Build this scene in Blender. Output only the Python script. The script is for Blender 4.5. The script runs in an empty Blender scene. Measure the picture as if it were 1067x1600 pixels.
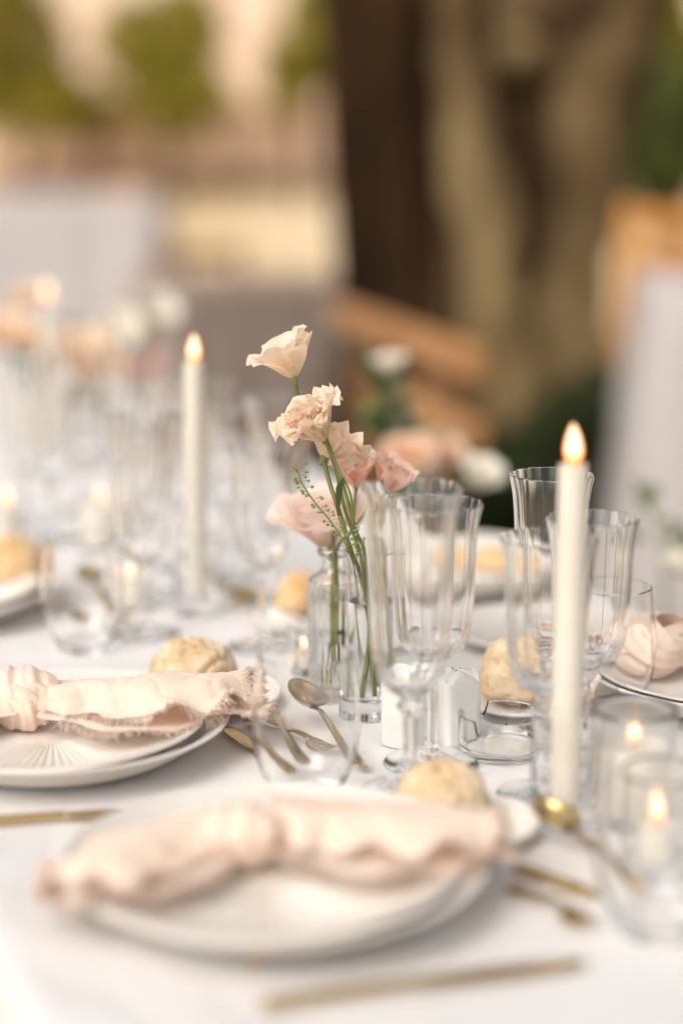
import bpy, bmesh, math, random
from math import sin, cos, pi, radians, sqrt
from mathutils import Vector, Matrix, noise

random.seed(11)
scn = bpy.context.scene
C = scn.collection

# ------------------------------------------------------------------ camera
CAM_H, PITCH, LENS = 1.22, radians(11.17), 63.0
cd = bpy.data.cameras.new('camera'); cam = bpy.data.objects.new('camera', cd); C.objects.link(cam)
cam.location = (0, 0, CAM_H); cam.rotation_euler = (pi/2 - PITCH, 0, 0)
cd.sensor_fit = 'VERTICAL'; cd.sensor_height = 36.0; cd.sensor_width = 24.0; cd.lens = LENS
cd.clip_start = .02; cd.clip_end = 500
cd.dof.use_dof = True; cd.dof.focus_distance = 1.465; cd.dof.aperture_fstop = 1.22
scn.camera = cam
# ------------------------------------------------------------------ sky, sun, exposure
SUN_EL, SUN_AZ = radians(44), radians(-142)     # azimuth clockwise from +Y: over the photographer's left shoulder
w = bpy.data.worlds.new('World'); scn.world = w; w.use_nodes = True
nt = w.node_tree; bg = nt.nodes['Background']
sky = nt.nodes.new('ShaderNodeTexSky'); sky.sky_type = 'NISHITA'; sky.sun_disc = False
sky.sun_elevation = SUN_EL; sky.sun_rotation = SUN_AZ; sky.dust_density = 6.0; sky.air_density = 1.0; sky.ozone_density = .6
hs = nt.nodes.new('ShaderNodeHueSaturation'); hs.inputs['Saturation'].default_value = .12     # thin milky cloud
nt.links.new(sky.outputs[0], hs.inputs['Color']); nt.links.new(hs.outputs[0], bg.inputs[0]); bg.inputs[1].default_value = .13
sd = bpy.data.lights.new('sun', 'SUN'); sd.energy = 1.15; sd.angle = radians(42); sd.color = (1, .86, .70)
so = bpy.data.objects.new('sun', sd); C.objects.link(so)
so.rotation_euler = Vector((-sin(SUN_AZ)*cos(SUN_EL), -cos(SUN_AZ)*cos(SUN_EL), -sin(SUN_EL))).to_track_quat('-Z', 'Y').to_euler()
vs = scn.view_settings; vs.view_transform = 'Standard'; vs.look = 'None'; vs.exposure = 0.14; vs.gamma = 1.0; vs.use_curve_mapping = False
scn.render.engine = 'CYCLES'
cy = scn.cycles
cy.max_bounces = 20; cy.transmission_bounces = 18; cy.glossy_bounces = 8; cy.diffuse_bounces = 5; cy.transparent_max_bounces = 16
cy.caustics_refractive = True; cy.caustics_reflective = True; cy.sample_clamp_indirect = 6.0; cy.blur_glossy = .0
cy.use_denoising = True
try: cy.denoiser = 'OPENIMAGEDENOISE'
except Exception: pass

# ------------------------------------------------------------------ helpers
TOP = .75                                        # height of the table top
FP = LENS/36*1600
def at(px, py, depth):
    """point at a depth (metres along the lens axis) for a position in the photograph"""
    u, v = (px-533.5)/FP, (py-800)/FP
    return Vector((u*depth, depth*(cos(PITCH)-v*sin(PITCH)), CAM_H-depth*(sin(PITCH)+v*cos(PITCH))))
def on(px, py, z=TOP):
    """point on a level plane (the table top by default)"""
    v = (py-800)/FP
    return at(px, py, (CAM_H-z)/(sin(PITCH)+v*cos(PITCH)))
def link(o, parent=None):
    C.objects.link(o)
    if parent is not None: o.parent = parent
    return o
def thing(name, loc, label, cat, group=None, rz=0):
    o = bpy.data.objects.new(name, None); o.empty_display_size = .02; link(o)
    o.location = loc; o.rotation_euler = (0, 0, rz)
    return tag(o, label, cat, group)
def tag(o, label=None, cat=None, group=None, kind=None):
    if label: o['label'] = label
    if cat: o['category'] = cat
    if group: o['group'] = group
    if kind: o['kind'] = kind
    return o
def mk(name, vf, m, parent=None, smooth=True, loc=None):
    me = bpy.data.meshes.new(name); me.from_pydata([tuple(v) for v in vf[0]], [], vf[1])
    if smooth: me.polygons.foreach_set('use_smooth', [True]*len(me.polygons))
    me.update(); me.materials.append(M[m] if isinstance(m, str) else m)
    if smooth and m in ('glass', 'water', 'ceramic', 'plate', 'wood', 'wood_orange', 'stone', 'stone_dark', 'plaster', 'wax'): me.set_sharp_from_angle(angle=radians(32))
    o = bpy.data.objects.new(name, me); link(o, parent)
    if loc is not None: o.location = loc
    return o
def inst(o, parent=None, loc=None, rz=None):
    c = o.copy(); link(c, parent)
    if loc is not None: c.location = loc
    if rz is not None: c.rotation_euler = (0, 0, rz)
    return c
def copy_tree(o, parent=None):
    c = o.copy(); C.objects.link(c); c.parent = parent
    for ch in list(o.children): copy_tree(ch, c)
    return c
def join(*parts):
    V, F = [], []
    for v, f in parts:
        n = len(V); V += list(v); F += [tuple(i+n for i in q) for q in f]
    return V, F
def xf(vf, mat): return [mat @ Vector(v) for v in vf[0]], vf[1]
def grid_faces(n, m, closed=False, base=0):
    F = []
    for i in range(n-1):
        for j in range(m if closed else m-1):
            k = (j+1) % m
            F.append((base+i*m+j, base+i*m+k, base+(i+1)*m+k, base+(i+1)*m+j))
    return F
def lathe(prof, seg=48, fn=None, cap=True):
    V = []
    for r, z in prof:
        for j in range(seg):
            a = 2*pi*j/seg
            rr = r*(fn(a, z, r) if fn else 1)
            V.append((rr*cos(a), rr*sin(a), z))
    F = grid_faces(len(prof), seg, True)
    if cap:
        n = len(prof)
        V.append((0, 0, prof[0][1])); V.append((0, 0, prof[-1][1]))
        a, b = len(V)-2, len(V)-1
        for j in range(seg):
            k = (j+1) % seg
            F.append((a, k, j)); F.append((b, (n-1)*seg+j, (n-1)*seg+k))
    return V, F
def smooth_prof(pts, n=6):
    """Catmull-Rom through profile points"""
    out = []
    for i in range(len(pts)-1):
        p0 = pts[max(i-1, 0)]; p1 = pts[i]; p2 = pts[i+1]; p3 = pts[min(i+2, len(pts)-1)]
        for k in range(n):
            t = k/n
            out.append(tuple(.5*((2*p1[c])+(p2[c]-p0[c])*t+(2*p0[c]-5*p1[c]+4*p2[c]-p3[c])*t*t+(-p0[c]+3*p1[c]-3*p2[c]+p3[c])*t**3) for c in range(len(p1))))
    out.append(tuple(pts[-1])); return out
def tube(pts, rad, seg=8, cap=True):
    pts = [Vector(p) for p in pts]; n = len(pts)
    if not hasattr(rad, '__len__'): rad = [rad]*n
    V = []; t0 = (pts[1]-pts[0]).normalized()
    ref = Vector((0, 0, 1)) if abs(t0.z) < .9 else Vector((1, 0, 0))
    s = t0.cross(ref).normalized()
    for i, p in enumerate(pts):
        t = (pts[min(i+1, n-1)]-pts[max(i-1, 0)]).normalized()
        s = (s-t*s.dot(t)).normalized(); b = t.cross(s)
        for j in range(seg):
            a = 2*pi*j/seg; V.append(p+rad[i]*(cos(a)*s+sin(a)*b))
    F = grid_faces(n, seg, True)
    if cap:
        F.append(tuple(range(seg-1, -1, -1))); F.append(tuple((n-1)*seg+j for j in range(seg)))
    return V, F
def box(sx, sy, sz, c=(0, 0, 0), bev=.004, rot=None):
    bm = bmesh.new(); bmesh.ops.create_cube(bm, size=1)
    bmesh.ops.scale(bm, vec=(sx, sy, sz), verts=bm.verts)
    if bev: bmesh.ops.bevel(bm, geom=bm.edges[:], offset=min(bev, min(sx, sy, sz)*.3), segments=2, affect='EDGES', profile=.7)
    m4 = Matrix.Translation(c) @ (rot.to_4x4() if rot else Matrix())
    bm.verts.index_update()
    V = [m4 @ v.co for v in bm.verts]; F = [tuple(v.index for v in f.verts) for f in bm.faces]; bm.free()
    return V, F
def nz(p, s=1.0): return noise.noise(Vector(p)*s)
def align(axis, roll=0):
    """rotation taking +Z to axis"""
    a = Vector(axis).normalized()
    return Vector((0, 0, 1)).rotation_difference(a).to_matrix().to_4x4() @ Matrix.Rotation(roll, 4, 'Z')
def sm(a, b, x):
    t = max(0, min(1, (x-a)/(b-a))); return t*t*(3-2*t)

# ------------------------------------------------------------------ materials
M = {}
def pm(name, c1, c2=None, scale=20, rough=.6, metal=0, bump=0, bscale=None, trans=0, ior=1.45, sss=0, spec=.5, stretch=None, detail=4, lo=.35, hi=.65, translucent=0, sheen=0, coat=0):
    m = bpy.data.materials.new(name); m.use_nodes = True; t = m.node_tree; N, L = t.nodes, t.links
    b = N['Principled BSDF']
    b.inputs['Base Color'].default_value = (*c1, 1); b.inputs['Roughness'].default_value = rough; b.inputs['Metallic'].default_value = metal
    b.inputs['Transmission Weight'].default_value = trans; b.inputs['IOR'].default_value = ior; b.inputs['Specular IOR Level'].default_value = spec
    if coat: b.inputs['Coat Weight'].default_value = coat; b.inputs['Coat Roughness'].default_value = .12
    if sheen: b.inputs['Sheen Weight'].default_value = sheen
    if sss:
        b.inputs['Subsurface Weight'].default_value = sss; b.inputs['Subsurface Radius'].default_value = (.6, .35, .2); b.inputs['Subsurface Scale'].default_value = .006
    co = N.new('ShaderNodeTexCoord'); mp = N.new('ShaderNodeMapping'); L.new(co.outputs['Object'], mp.inputs[0])
    if stretch: mp.inputs['Scale'].default_value = stretch
    if c2 is not None:
        n = N.new('ShaderNodeTexNoise'); n.inputs['Scale'].default_value = scale; n.inputs['Detail'].default_value = detail; L.new(mp.outputs[0], n.inputs['Vector'])
        r = N.new('ShaderNodeValToRGB'); r.color_ramp.elements[0].position = lo; r.color_ramp.elements[1].position = hi
        r.color_ramp.elements[0].color = (*c1, 1); r.color_ramp.elements[1].color = (*c2, 1)
        L.new(n.outputs[0], r.inputs[0]); L.new(r.outputs[0], b.inputs['Base Color'])
    if bump:
        n2 = N.new('ShaderNodeTexNoise'); n2.inputs['Scale'].default_value = bscale or scale*3; n2.inputs['Detail'].default_value = 5; L.new(mp.outputs[0], n2.inputs['Vector'])
        bp = N.new('ShaderNodeBump'); bp.inputs['Strength'].default_value = 1; bp.inputs['Distance'].default_value = bump
        L.new(n2.outputs[0], bp.inputs['Height']); L.new(bp.outputs[0], b.inputs['Normal'])
    if translucent:
        tr = N.new('ShaderNodeBsdfTranslucent'); mx = N.new('ShaderNodeMixShader'); mx.inputs[0].default_value = translucent
        if c2 is not None: L.new(r.outputs[0], tr.inputs[0])
        else: tr.inputs[0].default_value = (*c1, 1)
        L.new(b.outputs[0], mx.inputs[1]); L.new(tr.outputs[0], mx.inputs[2]); L.new(mx.outputs[0], N['Material Output'].inputs[0])
    M[name] = m; return m
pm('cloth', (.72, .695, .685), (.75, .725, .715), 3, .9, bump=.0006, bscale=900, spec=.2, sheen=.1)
def iron_creases(m):
    N, L = m.node_tree.nodes, m.node_tree.links; fine = N['Bump'] if 'Bump' in N else [n for n in N if n.type == 'BUMP'][0]
    co = [n for n in N if n.type == 'TEX_COORD'][0]
    n = N.new('ShaderNodeTexNoise'); n.inputs['Scale'].default_value = 5; n.inputs['Detail'].default_value = 3; n.inputs['Distortion'].default_value = .8; L.new(co.outputs['Object'], n.inputs['Vector'])
    b = N.new('ShaderNodeBump'); b.inputs['Distance'].default_value = .012; b.inputs['Strength'].default_value = 1; L.new(n.outputs[0], b.inputs['Height']); L.new(b.outputs[0], fine.inputs['Normal'])
iron_creases(M['cloth'])
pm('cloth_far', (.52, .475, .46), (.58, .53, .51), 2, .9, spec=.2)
pm('cloth_shaded', (.32, .25, .21), (.38, .30, .255), 2, .9, spec=.2)  # shade over the background cloth is put into this taupe
pm('glass', (1, 1, 1), rough=0, trans=1, ior=1.47)
pm('glass_frosted', (1, 1, 1), rough=.22, trans=1, ior=1.45)
pm('water', (.99, 1, .99), rough=0, trans=1, ior=1.33)
pm('plate', (.72, .67, .61), (.76, .715, .66), 14, .28, coat=.3)
pm('plate_blush', (.60, .36, .30), (.72, .5, .42), 30, .5)
pm('plate_sage', (.60, .60, .50), (.68, .67, .58), 20, .3, coat=.3)
pm('napkin', (.95, .745, .605), (.96, .79, .665), 30, .95, bump=.0009, bscale=700, spec=.1, translucent=.18, sheen=.2)
pm('gold', (.62, .43, .18), (.70, .52, .25), 8, .20, 1)
pm('gold_pale', (.66, .54, .37), (.72, .60, .43), 8, .24, 1)
pm('wax', (.68, .635, .555), (.72, .68, .60), 8, .45, sss=.35)
pm('wick', (.03, .025, .02), rough=.9)
pm('ceramic', (.70, .69, .655), rough=.25, coat=.4)
def bread_mat(name, base, flour, brown, sc, browning):
    m = pm(name, base, flour, sc, .9, bump=.006, bscale=75, lo=.40, hi=.62, detail=9)
    t = m.node_tree; N, L = t.nodes, t.links; b = N['Principled BSDF']; src = b.inputs['Base Color'].links[0].from_socket
    co = N.new('ShaderNodeTexCoord'); n = N.new('ShaderNodeTexNoise'); n.inputs['Scale'].default_value = 42; n.inputs['Detail'].default_value = 10; n.inputs['Distortion'].default_value = 1.6
    L.new(co.outputs['Object'], n.inputs['Vector'])
    mr = N.new('ShaderNodeMapRange'); mr.inputs['From Min'].default_value = .50; mr.inputs['From Max'].default_value = .68; mr.inputs['To Max'].default_value = browning; L.new(n.outputs[0], mr.inputs['Value'])
    mx = N.new('ShaderNodeMix'); mx.data_type = 'RGBA'; mx.inputs['B'].default_value = (*brown, 1); L.new(mr.outputs[0], mx.inputs['Factor']); L.new(src, mx.inputs['A']); L.new(mx.outputs['Result'], b.inputs['Base Color'])
bread_mat('bread', (.66, .48, .29), (.78, .65, .48), (.50, .27, .10), 30, .8)
bread_mat('bread_pale', (.60, .44, .27), (.72, .58, .41), (.44, .26, .11), 38, .8)
bread_mat('bread_dark', (.70, .45, .22), (.78, .58, .36), (.54, .25, .08), 24, .9)
pm('petal_cream', (.95, .79, .64), (.96, .86, .74), 60, .6, spec=.2, translucent=.5, bump=.0004, bscale=200)
pm('petal_peach', (.92, .66, .50), (.93, .76, .60), 50, .6, spec=.2, translucent=.5, bump=.0004, bscale=200)
pm('petal_pink', (.97, .72, .60), (.97, .80, .70), 50, .6, spec=.2, translucent=.5, bump=.0004, bscale=200)
pm('petal_rose', (.96, .83, .76), (.96, .87, .82), 40, .6, spec=.2, translucent=.5)
pm('petal_white', (.90, .85, .74), (.92, .88, .80), 40, .6, spec=.2, translucent=.3)
pm('petal_coral', (.85, .30, .20), (.88, .42, .30), 40, .6, spec=.2, translucent=.3)
pm('petal_apricot', (.93, .72, .52), (.94, .80, .63), 40, .6, spec=.2, translucent=.3)
pm('stamen', (.65, .50, .10), rough=.8)
pm('stem', (.12, .145, .035), (.19, .21, .065), 40, .5)
pm('sepal', (.22, .30, .08), (.30, .36, .12), 60, .55, translucent=.2)
pm('leaf', (.07, .12, .03), (.12, .17, .05), 30, .5, translucent=.25)
pm('leaf_sage', (.16, .19, .10), (.24, .26, .15), 30, .6, translucent=.25)
pm('leaf_lime', (.30, .27, .022), (.48, .41, .06), 2.5, .5, translucent=.45)
pm('leaf_deep', (.045, .075, .010), (.17, .19, .03), 3, .5, translucent=.2)
pm('ivy', (.012, .02, .006), (.03, .04, .012), 5, .7, spec=.15)  # ivy green, darkened in colour for the shade under the tree
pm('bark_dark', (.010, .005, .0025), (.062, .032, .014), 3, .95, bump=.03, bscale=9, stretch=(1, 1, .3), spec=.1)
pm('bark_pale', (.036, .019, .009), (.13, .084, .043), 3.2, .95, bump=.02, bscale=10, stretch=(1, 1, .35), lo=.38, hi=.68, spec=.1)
pm('wood', (.27, .125, .048), (.37, .19, .085), 6, .6, stretch=(1, 8, 8), bump=.0006)
pm('wood_orange', (.66, .27, .06), (.78, .37, .11), 6, .6, bump=.0006)
pm('wood_rail', (.44, .20, .075), (.56, .28, .12), 6, .7, bump=.0006)
pm('plaster', (.84, .64, .50), (.88, .70, .57), .6, .95, bump=.004, bscale=30)
pm('stone', (.80, .555, .41), (.86, .64, .50), 3, .95, bump=.01, bscale=20)
pm('stone_dark', (.30, .17, .10), (.42, .26, .16), 3, .95, bump=.01, bscale=20)
pm('roof_tile', (.45, .20, .12), (.55, .28, .18), 5, .9)
pm('shutter', (.30, .30, .24), rough=.7)
def ground_mat():
    m = pm('ground', (.66, .48, .27), (.78, .61, .40), 1.2, .98, bump=.01, bscale=40, detail=8)
    t = m.node_tree; N, L = t.nodes, t.links; b = N['Principled BSDF']
    src = b.inputs['Base Color'].links[0].from_socket
    co = N.new('ShaderNodeTexCoord'); n = N.new('ShaderNodeTexNoise'); n.inputs['Scale'].default_value = .8; n.inputs['Detail'].default_value = 6
    L.new(co.outputs['Object'], n.inputs['Vector'])
    # grass round the tree, tree shade put into its colour; dry earth further off
    d = N.new('ShaderNodeVectorMath'); d.operation = 'DISTANCE'; d.inputs[1].default_value = (1.5, 6.2, 0); L.new(co.outputs['Object'], d.inputs[0])
    a = N.new('ShaderNodeMath'); a.operation = 'MULTIPLY_ADD'; a.inputs[1].default_value = 2.4; L.new(n.outputs[0], a.inputs[0]); L.new(d.outputs['Value'], a.inputs[2])
    mr = N.new('ShaderNodeMapRange'); mr.inputs['From Min'].default_value = 5.2; mr.inputs['From Max'].default_value = 7.2; L.new(a.outputs[0], mr.inputs['Value'])
    mx = N.new('ShaderNodeMix'); mx.data_type = 'RGBA'; mx.inputs['A'].default_value = (.05, .045, .018, 1)
    L.new(mr.outputs[0], mx.inputs['Factor']); L.new(src, mx.inputs['B']); L.new(mx.outputs['Result'], b.inputs['Base Color'])
ground_mat()
def flame_mats():
    m = bpy.data.materials.new('flame_core'); m.use_nodes = True; N, L = m.node_tree.nodes, m.node_tree.links
    N.remove(N['Principled BSDF']); e = N.new('ShaderNodeEmission')
    co = N.new('ShaderNodeTexCoord'); sp = N.new('ShaderNodeSeparateXYZ'); L.new(co.outputs['Generated'], sp.inputs[0])
    r = N.new('ShaderNodeValToRGB'); cr = r.color_ramp
    cr.elements[0].position = 0; cr.elements[0].color = (.9, .22, .04, 1)
    cr.elements[1].position = .34; cr.elements[1].color = (1, .80, .50, 1)
    x = cr.elements.new(.16); x.color = (1, .42, .10, 1)
    L.new(sp.outputs['Z'], r.inputs[0]); L.new(r.outputs[0], e.inputs[0]); e.inputs[1].default_value = 2.2
    L.new(e.outputs[0], N['Material Output'].inputs[0]); M['flame_core'] = m
    m = bpy.data.materials.new('flame_halo'); m.use_nodes = True; N, L = m.node_tree.nodes, m.node_tree.links
    N.remove(N['Principled BSDF']); e = N.new('ShaderNodeEmission'); e.inputs[0].default_value = (1, .22, .03, 1); e.inputs[1].default_value = 230
    L.new(e.outputs[0], N['Material Output'].inputs['Volume']); M['flame_halo'] = m
flame_mats()

# ================================================================== SETTING
def ground_z(x, y):
    return 1.02*sm(10, 17, y + .15*x)*1.0 + .03*nz((x*.3, y*.3, 0))
def make_ground():
    xs = [-200, -60, -25] + [-14+.7*i for i in range(41)] + [25, 60, 200]; ys = [-200, -60, -15] + [-4+.6*i for i in range(52)] + [40, 90, 300]
    V = [(x, y, ground_z(x, y)-.03) for y in ys for x in xs]
    return V, grid_faces(len(ys), len(xs))
tag(mk('ground', make_ground(), 'ground'), 'dry sandy ground rising to a bank behind the tables', 'ground', kind='structure')

def drape(cx, cy, L, W, top, rz, flare, drop, amp, name, m, label, cat='tablecloth', corner=.03, seed=0, freq=9):
    """cloth over a rectangular table: top sheet, rounded edge, wavy skirt"""
    def loop(l, wd, c, n=26):
        pts = []
        hl, hw = l/2-c, wd/2-c
        cs = [(hl, hw, 0), (-hl, hw, pi/2), (-hl, -hw, pi), (hl, -hw, 3*pi/2)]
        for k in range(4):
            x, y, a0 = cs[k]
            for i in range(5):
                a = a0+pi/2*i/4; pts.append((x+c*cos(a), y+c*sin(a)))
            x2, y2, a2 = cs[(k+1) % 4]
            e = pts[-1]; s = (x2+c*cos(a2), y2+c*sin(a2))
            nn = int(n*(L if k % 2 == 0 else W)/max(L, W))+4
            for i in range(1, nn): pts.append((e[0]+(s[0]-e[0])*i/nn, e[1]+(s[1]-e[1])*i/nn))
        return pts
    base = loop(L, W, corner, 60); m_ = len(base); V = []; rows = 0
    for s in (.02, .3, .6, .85, .97):
        for x, y in base: V.append((x*s, y*s, top+.0008*nz((x*s*3, y*s*3, seed))))
        rows += 1
    for dx, dz in ((0, 0), (.004, -.003), (.006, -.010)):
        for x, y in base:
            r = sqrt(x*x+y*y); ex, ey = x/(L/2), y/(W/2)
            V.append((x+dx*ex, y+dx*ey, top+dz))
        rows += 1
    per = 0; arc = []
    for i in range(m_):
        arc.append(per); a, b = base[i], base[(i+1) % m_]; per += sqrt((a[0]-b[0])**2+(a[1]-b[1])**2)
    for k in range(1, 15):
        t = k/14
        for i, (x, y) in enumerate(base):
            a, b = base[i-1], base[(i+1) % m_]; tx, ty = b[0]-a[0], b[1]-a[1]; l = sqrt(tx*tx+ty*ty) or 1
            nx, ny = ty/l, -tx/l
            wv = sin(2*pi*arc[i]/per*round(per*freq/2)+2*nz((arc[i]*2, seed, 0)))+.6*nz((arc[i]*5, seed+3, t))
            o = .006+flare*t+amp*t**.8*wv
            V.append((x+nx*o, y+ny*o, top-.010-(drop-.01)*t))
        rows += 1
    F = grid_faces(rows, m_, True); F.append(tuple(range(m_-1, -1, -1)))
    o = mk(name, (V, F), m); o.location = (cx, cy, 0); o.rotation_euler = (0, 0, rz)
    return tag(o, label, cat)

# ---- the main table: its long axis runs 22 degrees to the left of straight ahead
AX = Vector((-sin(radians(22)), cos(radians(22)), 0)); AC = Vector((cos(radians(22)), sin(radians(22)), 0))
tc = AC*.587+AX*1.9
drape(tc.x, tc.y, 5.2, .795, TOP, radians(112), .02, .46, .018, 'tablecloth', 'cloth', 'long white linen cloth under the whole place setting', seed=1)
tb = thing('banquet_table', (tc.x, tc.y, 0), 'long wooden table hidden beneath the white cloth', 'table', rz=radians(112))
mk('tabletop', box(5.18, .775, .03, (0, 0, TOP-.02)), 'wood', tb)
for sx in (-2.3, 0, 2.3):
    for sy in (-.3, .3): mk('leg', box(.06, .06, TOP-.035, (sx, sy, (TOP-.035)/2)), 'wood', tb)

# ---- big tree
def make_tree():
    base = at(720, 640, 6.1); base.z = ground_z(base.x, base.y)-.05
    t = thing('old_tree', base, 'massive old tree trunk with a dark and a pale stem', 'tree')
    def stem(path, rads, seed, lob):
        P = smooth_prof([tuple(p) for p in path], 22); R = smooth_prof([(r,) for r in rads], 22)
        seg = 150; V = []
        for i, p in enumerate(P):
            for j in range(seg):
                a = 2*pi*j/seg; z = p[2]
                r = R[i][0]*(1+lob*sin(3*a+seed+z*.5)+lob*.7*sin(5*a-seed*2-z*.8))
                r += .045*nz((cos(a)*2.4+seed, sin(a)*2.4, z*.55))+.03*nz((cos(a)*5, sin(a)*5+seed, z*.9))+.022*abs(nz((cos(a)*11, sin(a)*11+seed, z*1.6)))-.012*abs(nz((cos(a)*24, sin(a)*24, z*3+seed)))
                V.append((p[0]+r*cos(a)-base.x, p[1]+r*sin(a)-base.y, p[2]-base.z))
        return V, grid_faces(len(P), seg, True)
    def pp(px, py, d): return at(px, py, d)
    g0 = pp(655, 830, 6.25); g1 = pp(615, 560, 6.25)
    d1 = [(g0.x, g0.y, -.1), (g0.x-.02, g0.y, .3), pp(645, 480, 6.25), pp(630, 240, 6.25), pp(612, 0, 6.25), pp(570, -400, 6.2), pp(520, -900, 6.1)]
    mk('stem', stem(d1, [.36, .30, .245, .245, .25, .22, .16], 1.3, .05), 'bark_dark', t)['label'] = 'dark brown stem with shade put into its bark colour'  # dark bark, its colour deepened to carry the shade on this stem
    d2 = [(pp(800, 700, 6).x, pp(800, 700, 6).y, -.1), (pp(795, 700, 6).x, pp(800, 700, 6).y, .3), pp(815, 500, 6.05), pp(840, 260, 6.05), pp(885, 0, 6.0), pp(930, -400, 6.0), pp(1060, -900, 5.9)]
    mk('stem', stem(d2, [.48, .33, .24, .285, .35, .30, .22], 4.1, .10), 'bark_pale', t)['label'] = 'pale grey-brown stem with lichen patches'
    # buttress ridges down the front of the pale stem
    for pts, r in (([(712, -60, 5.74), (730, 150, 5.72), (752, 330, 5.72), (775, 480, 5.72), (790, 620, 5.66), (800, 760, 5.6)], [.07, .08, .10, .125, .12, .10]),
                   ([(945, -40, 5.72), (930, 180, 5.76), (915, 330, 5.80), (900, 480, 5.80), (905, 640, 5.74), (920, 770, 5.65)], [.14, .13, .12, .12, .13, .14])):
        P = smooth_prof([tuple(at(*q)-base) for q in pts], 16); R = [q[0] for q in smooth_prof([(x,) for x in r], 16)]
        V, F = tube(P, R, 44)
        V = [Vector(v)+Vector((.06*nz(v, 2.5)+.025*nz(v, 8), .06*nz(Vector(v)+Vector((5, 0, 0)), 2.5)+.03*nz((v[0]*22, v[1]*22, v[2]*4)), 0)) for v in V]
        mk('ridge', (V, F), 'bark_ridge', t)
    for px, py, d, r in ((818, 95, 5.70, .10), (955, 95, 5.78, .13), (800, 20, 5.74, .08)):
        p = at(px, py, d)-base; V, F = lathe([(r*sin(a), -r*cos(a)*.7) for a in [pi*i/24 for i in range(1, 24)]], 40)
        mk('burl', ([Vector(v)*(1+.45*nz(Vector(v)+p, 7)+.2*nz(Vector(v)+p, 19))+p for v in V], F), 'bark_ridge', t)
    # limbs and crown above the frame
    tops = [Vector(d1[-1])-base, Vector(d2[-1])-base]; LV = ([], [])
    rnd = random.Random(5)
    for k in range(6):
        s = tops[k % 2]; e = s+Vector((rnd.uniform(-1.2, 2.4), rnd.uniform(-.3, 2.2), rnd.uniform(1.0, 2.2)))
        mk('limb', tube(smooth_prof([tuple(s-Vector((0, 0, .3))), tuple((s+e)/2+Vector((0, 0, .25))), tuple(e)], 6), [.12-.006*i for i in range(13)], 10), 'bark_dark', t)
        LV = join(LV, leaves(e, (1.1, 1.0, .7), 500, .10, rnd))
    tag(mk('crown', LV, 'leaf_lime', t, False), kind='stuff')
    return t
def leaves(c, rad, n, size, rnd, shell=.55):
    V, F = [], []
    for i in range(n):
        d = Vector((rnd.gauss(0, 1), rnd.gauss(0, 1), rnd.gauss(0, 1))).normalized()
        k = 1+.30*nz(d*2.2+Vector(c)*.7); q = rnd.uniform(shell, 1)**.6*k
        p = Vector((c[0]+d.x*rad[0]*q, c[1]+d.y*rad[1]*q, c[2]+d.z*rad[2]*q))
        ax = (d+Vector((rnd.uniform(-1, 1), rnd.uniform(-1, 1), rnd.uniform(-.8, .6)))*.9).normalized()
        m = align(ax, rnd.uniform(0, 6.3)); s = size*rnd.uniform(.6, 1.3); n0 = len(V)
        for v in ((0, -.5, 0), (.28, 0, .06), (0, .5, 0), (-.28, 0, .06)): V.append(p+(m @ (Vector(v)*s)))
        F.append((n0, n0+1, n0+2, n0+3))
    return V, F
pm('bark_ridge', (.085, .054, .024), (.22, .155, .075), 4, .95, bump=.01, bscale=20, stretch=(1, 1, .4), spec=.1)
make_tree()
def groundcover():
    rnd = random.Random(3); V, F = [], []
    for i in range(9000):
        x = rnd.uniform(-.75, 3.4); y = rnd.uniform(3.4, 7.2)
        if x < .28 and y < 6.0 and rnd.random() < .6: x += .9
        h = rnd.uniform(.01, .16+.08*nz((x, y, 2)))+(rnd.random()**1.6*.42*max(0, 1-((x-.75)/.8)**2-((y-5.25)/.5)**2) if i % 2 else 0)
        m = align((rnd.uniform(-.7, .7), rnd.uniform(-.7, .7), 1), rnd.uniform(0, 6)); s = rnd.uniform(.03, .07); n0 = len(V)
        for v in ((0, -.5, 0), (.36, 0, .08), (0, .5, 0), (-.36, 0, .08)): V.append(Vector((x, y, h+ground_z(x, y)-.03))+(m @ (Vector(v)*s)))
        F.append((n0, n0+1, n0+2, n0+3))
    for i in range(7000):
        x = rnd.gauss(.72, .36); y = rnd.uniform(4.7, 5.5); h = rnd.random()*max(.05, .60-.5*abs(x-.72)+.12*nz((x*3, y*3, 1)))
        m = align((rnd.uniform(-.8, .8), rnd.uniform(-1, .3), .7), rnd.uniform(0, 6)); s = rnd.uniform(.03, .075); n0 = len(V)
        for v in ((0, -.5, 0), (.36, 0, .08), (0, .5, 0), (-.36, 0, .08)): V.append(Vector((x, y, h+ground_z(x, y)-.03))+(m @ (Vector(v)*s)))
        F.append((n0, n0+1, n0+2, n0+3))
    return V, F
tag(mk('ground_cover', groundcover(), 'ivy', None, False), 'dark green ivy covering the soil around the old tree', 'ivy', kind='stuff')

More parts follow.
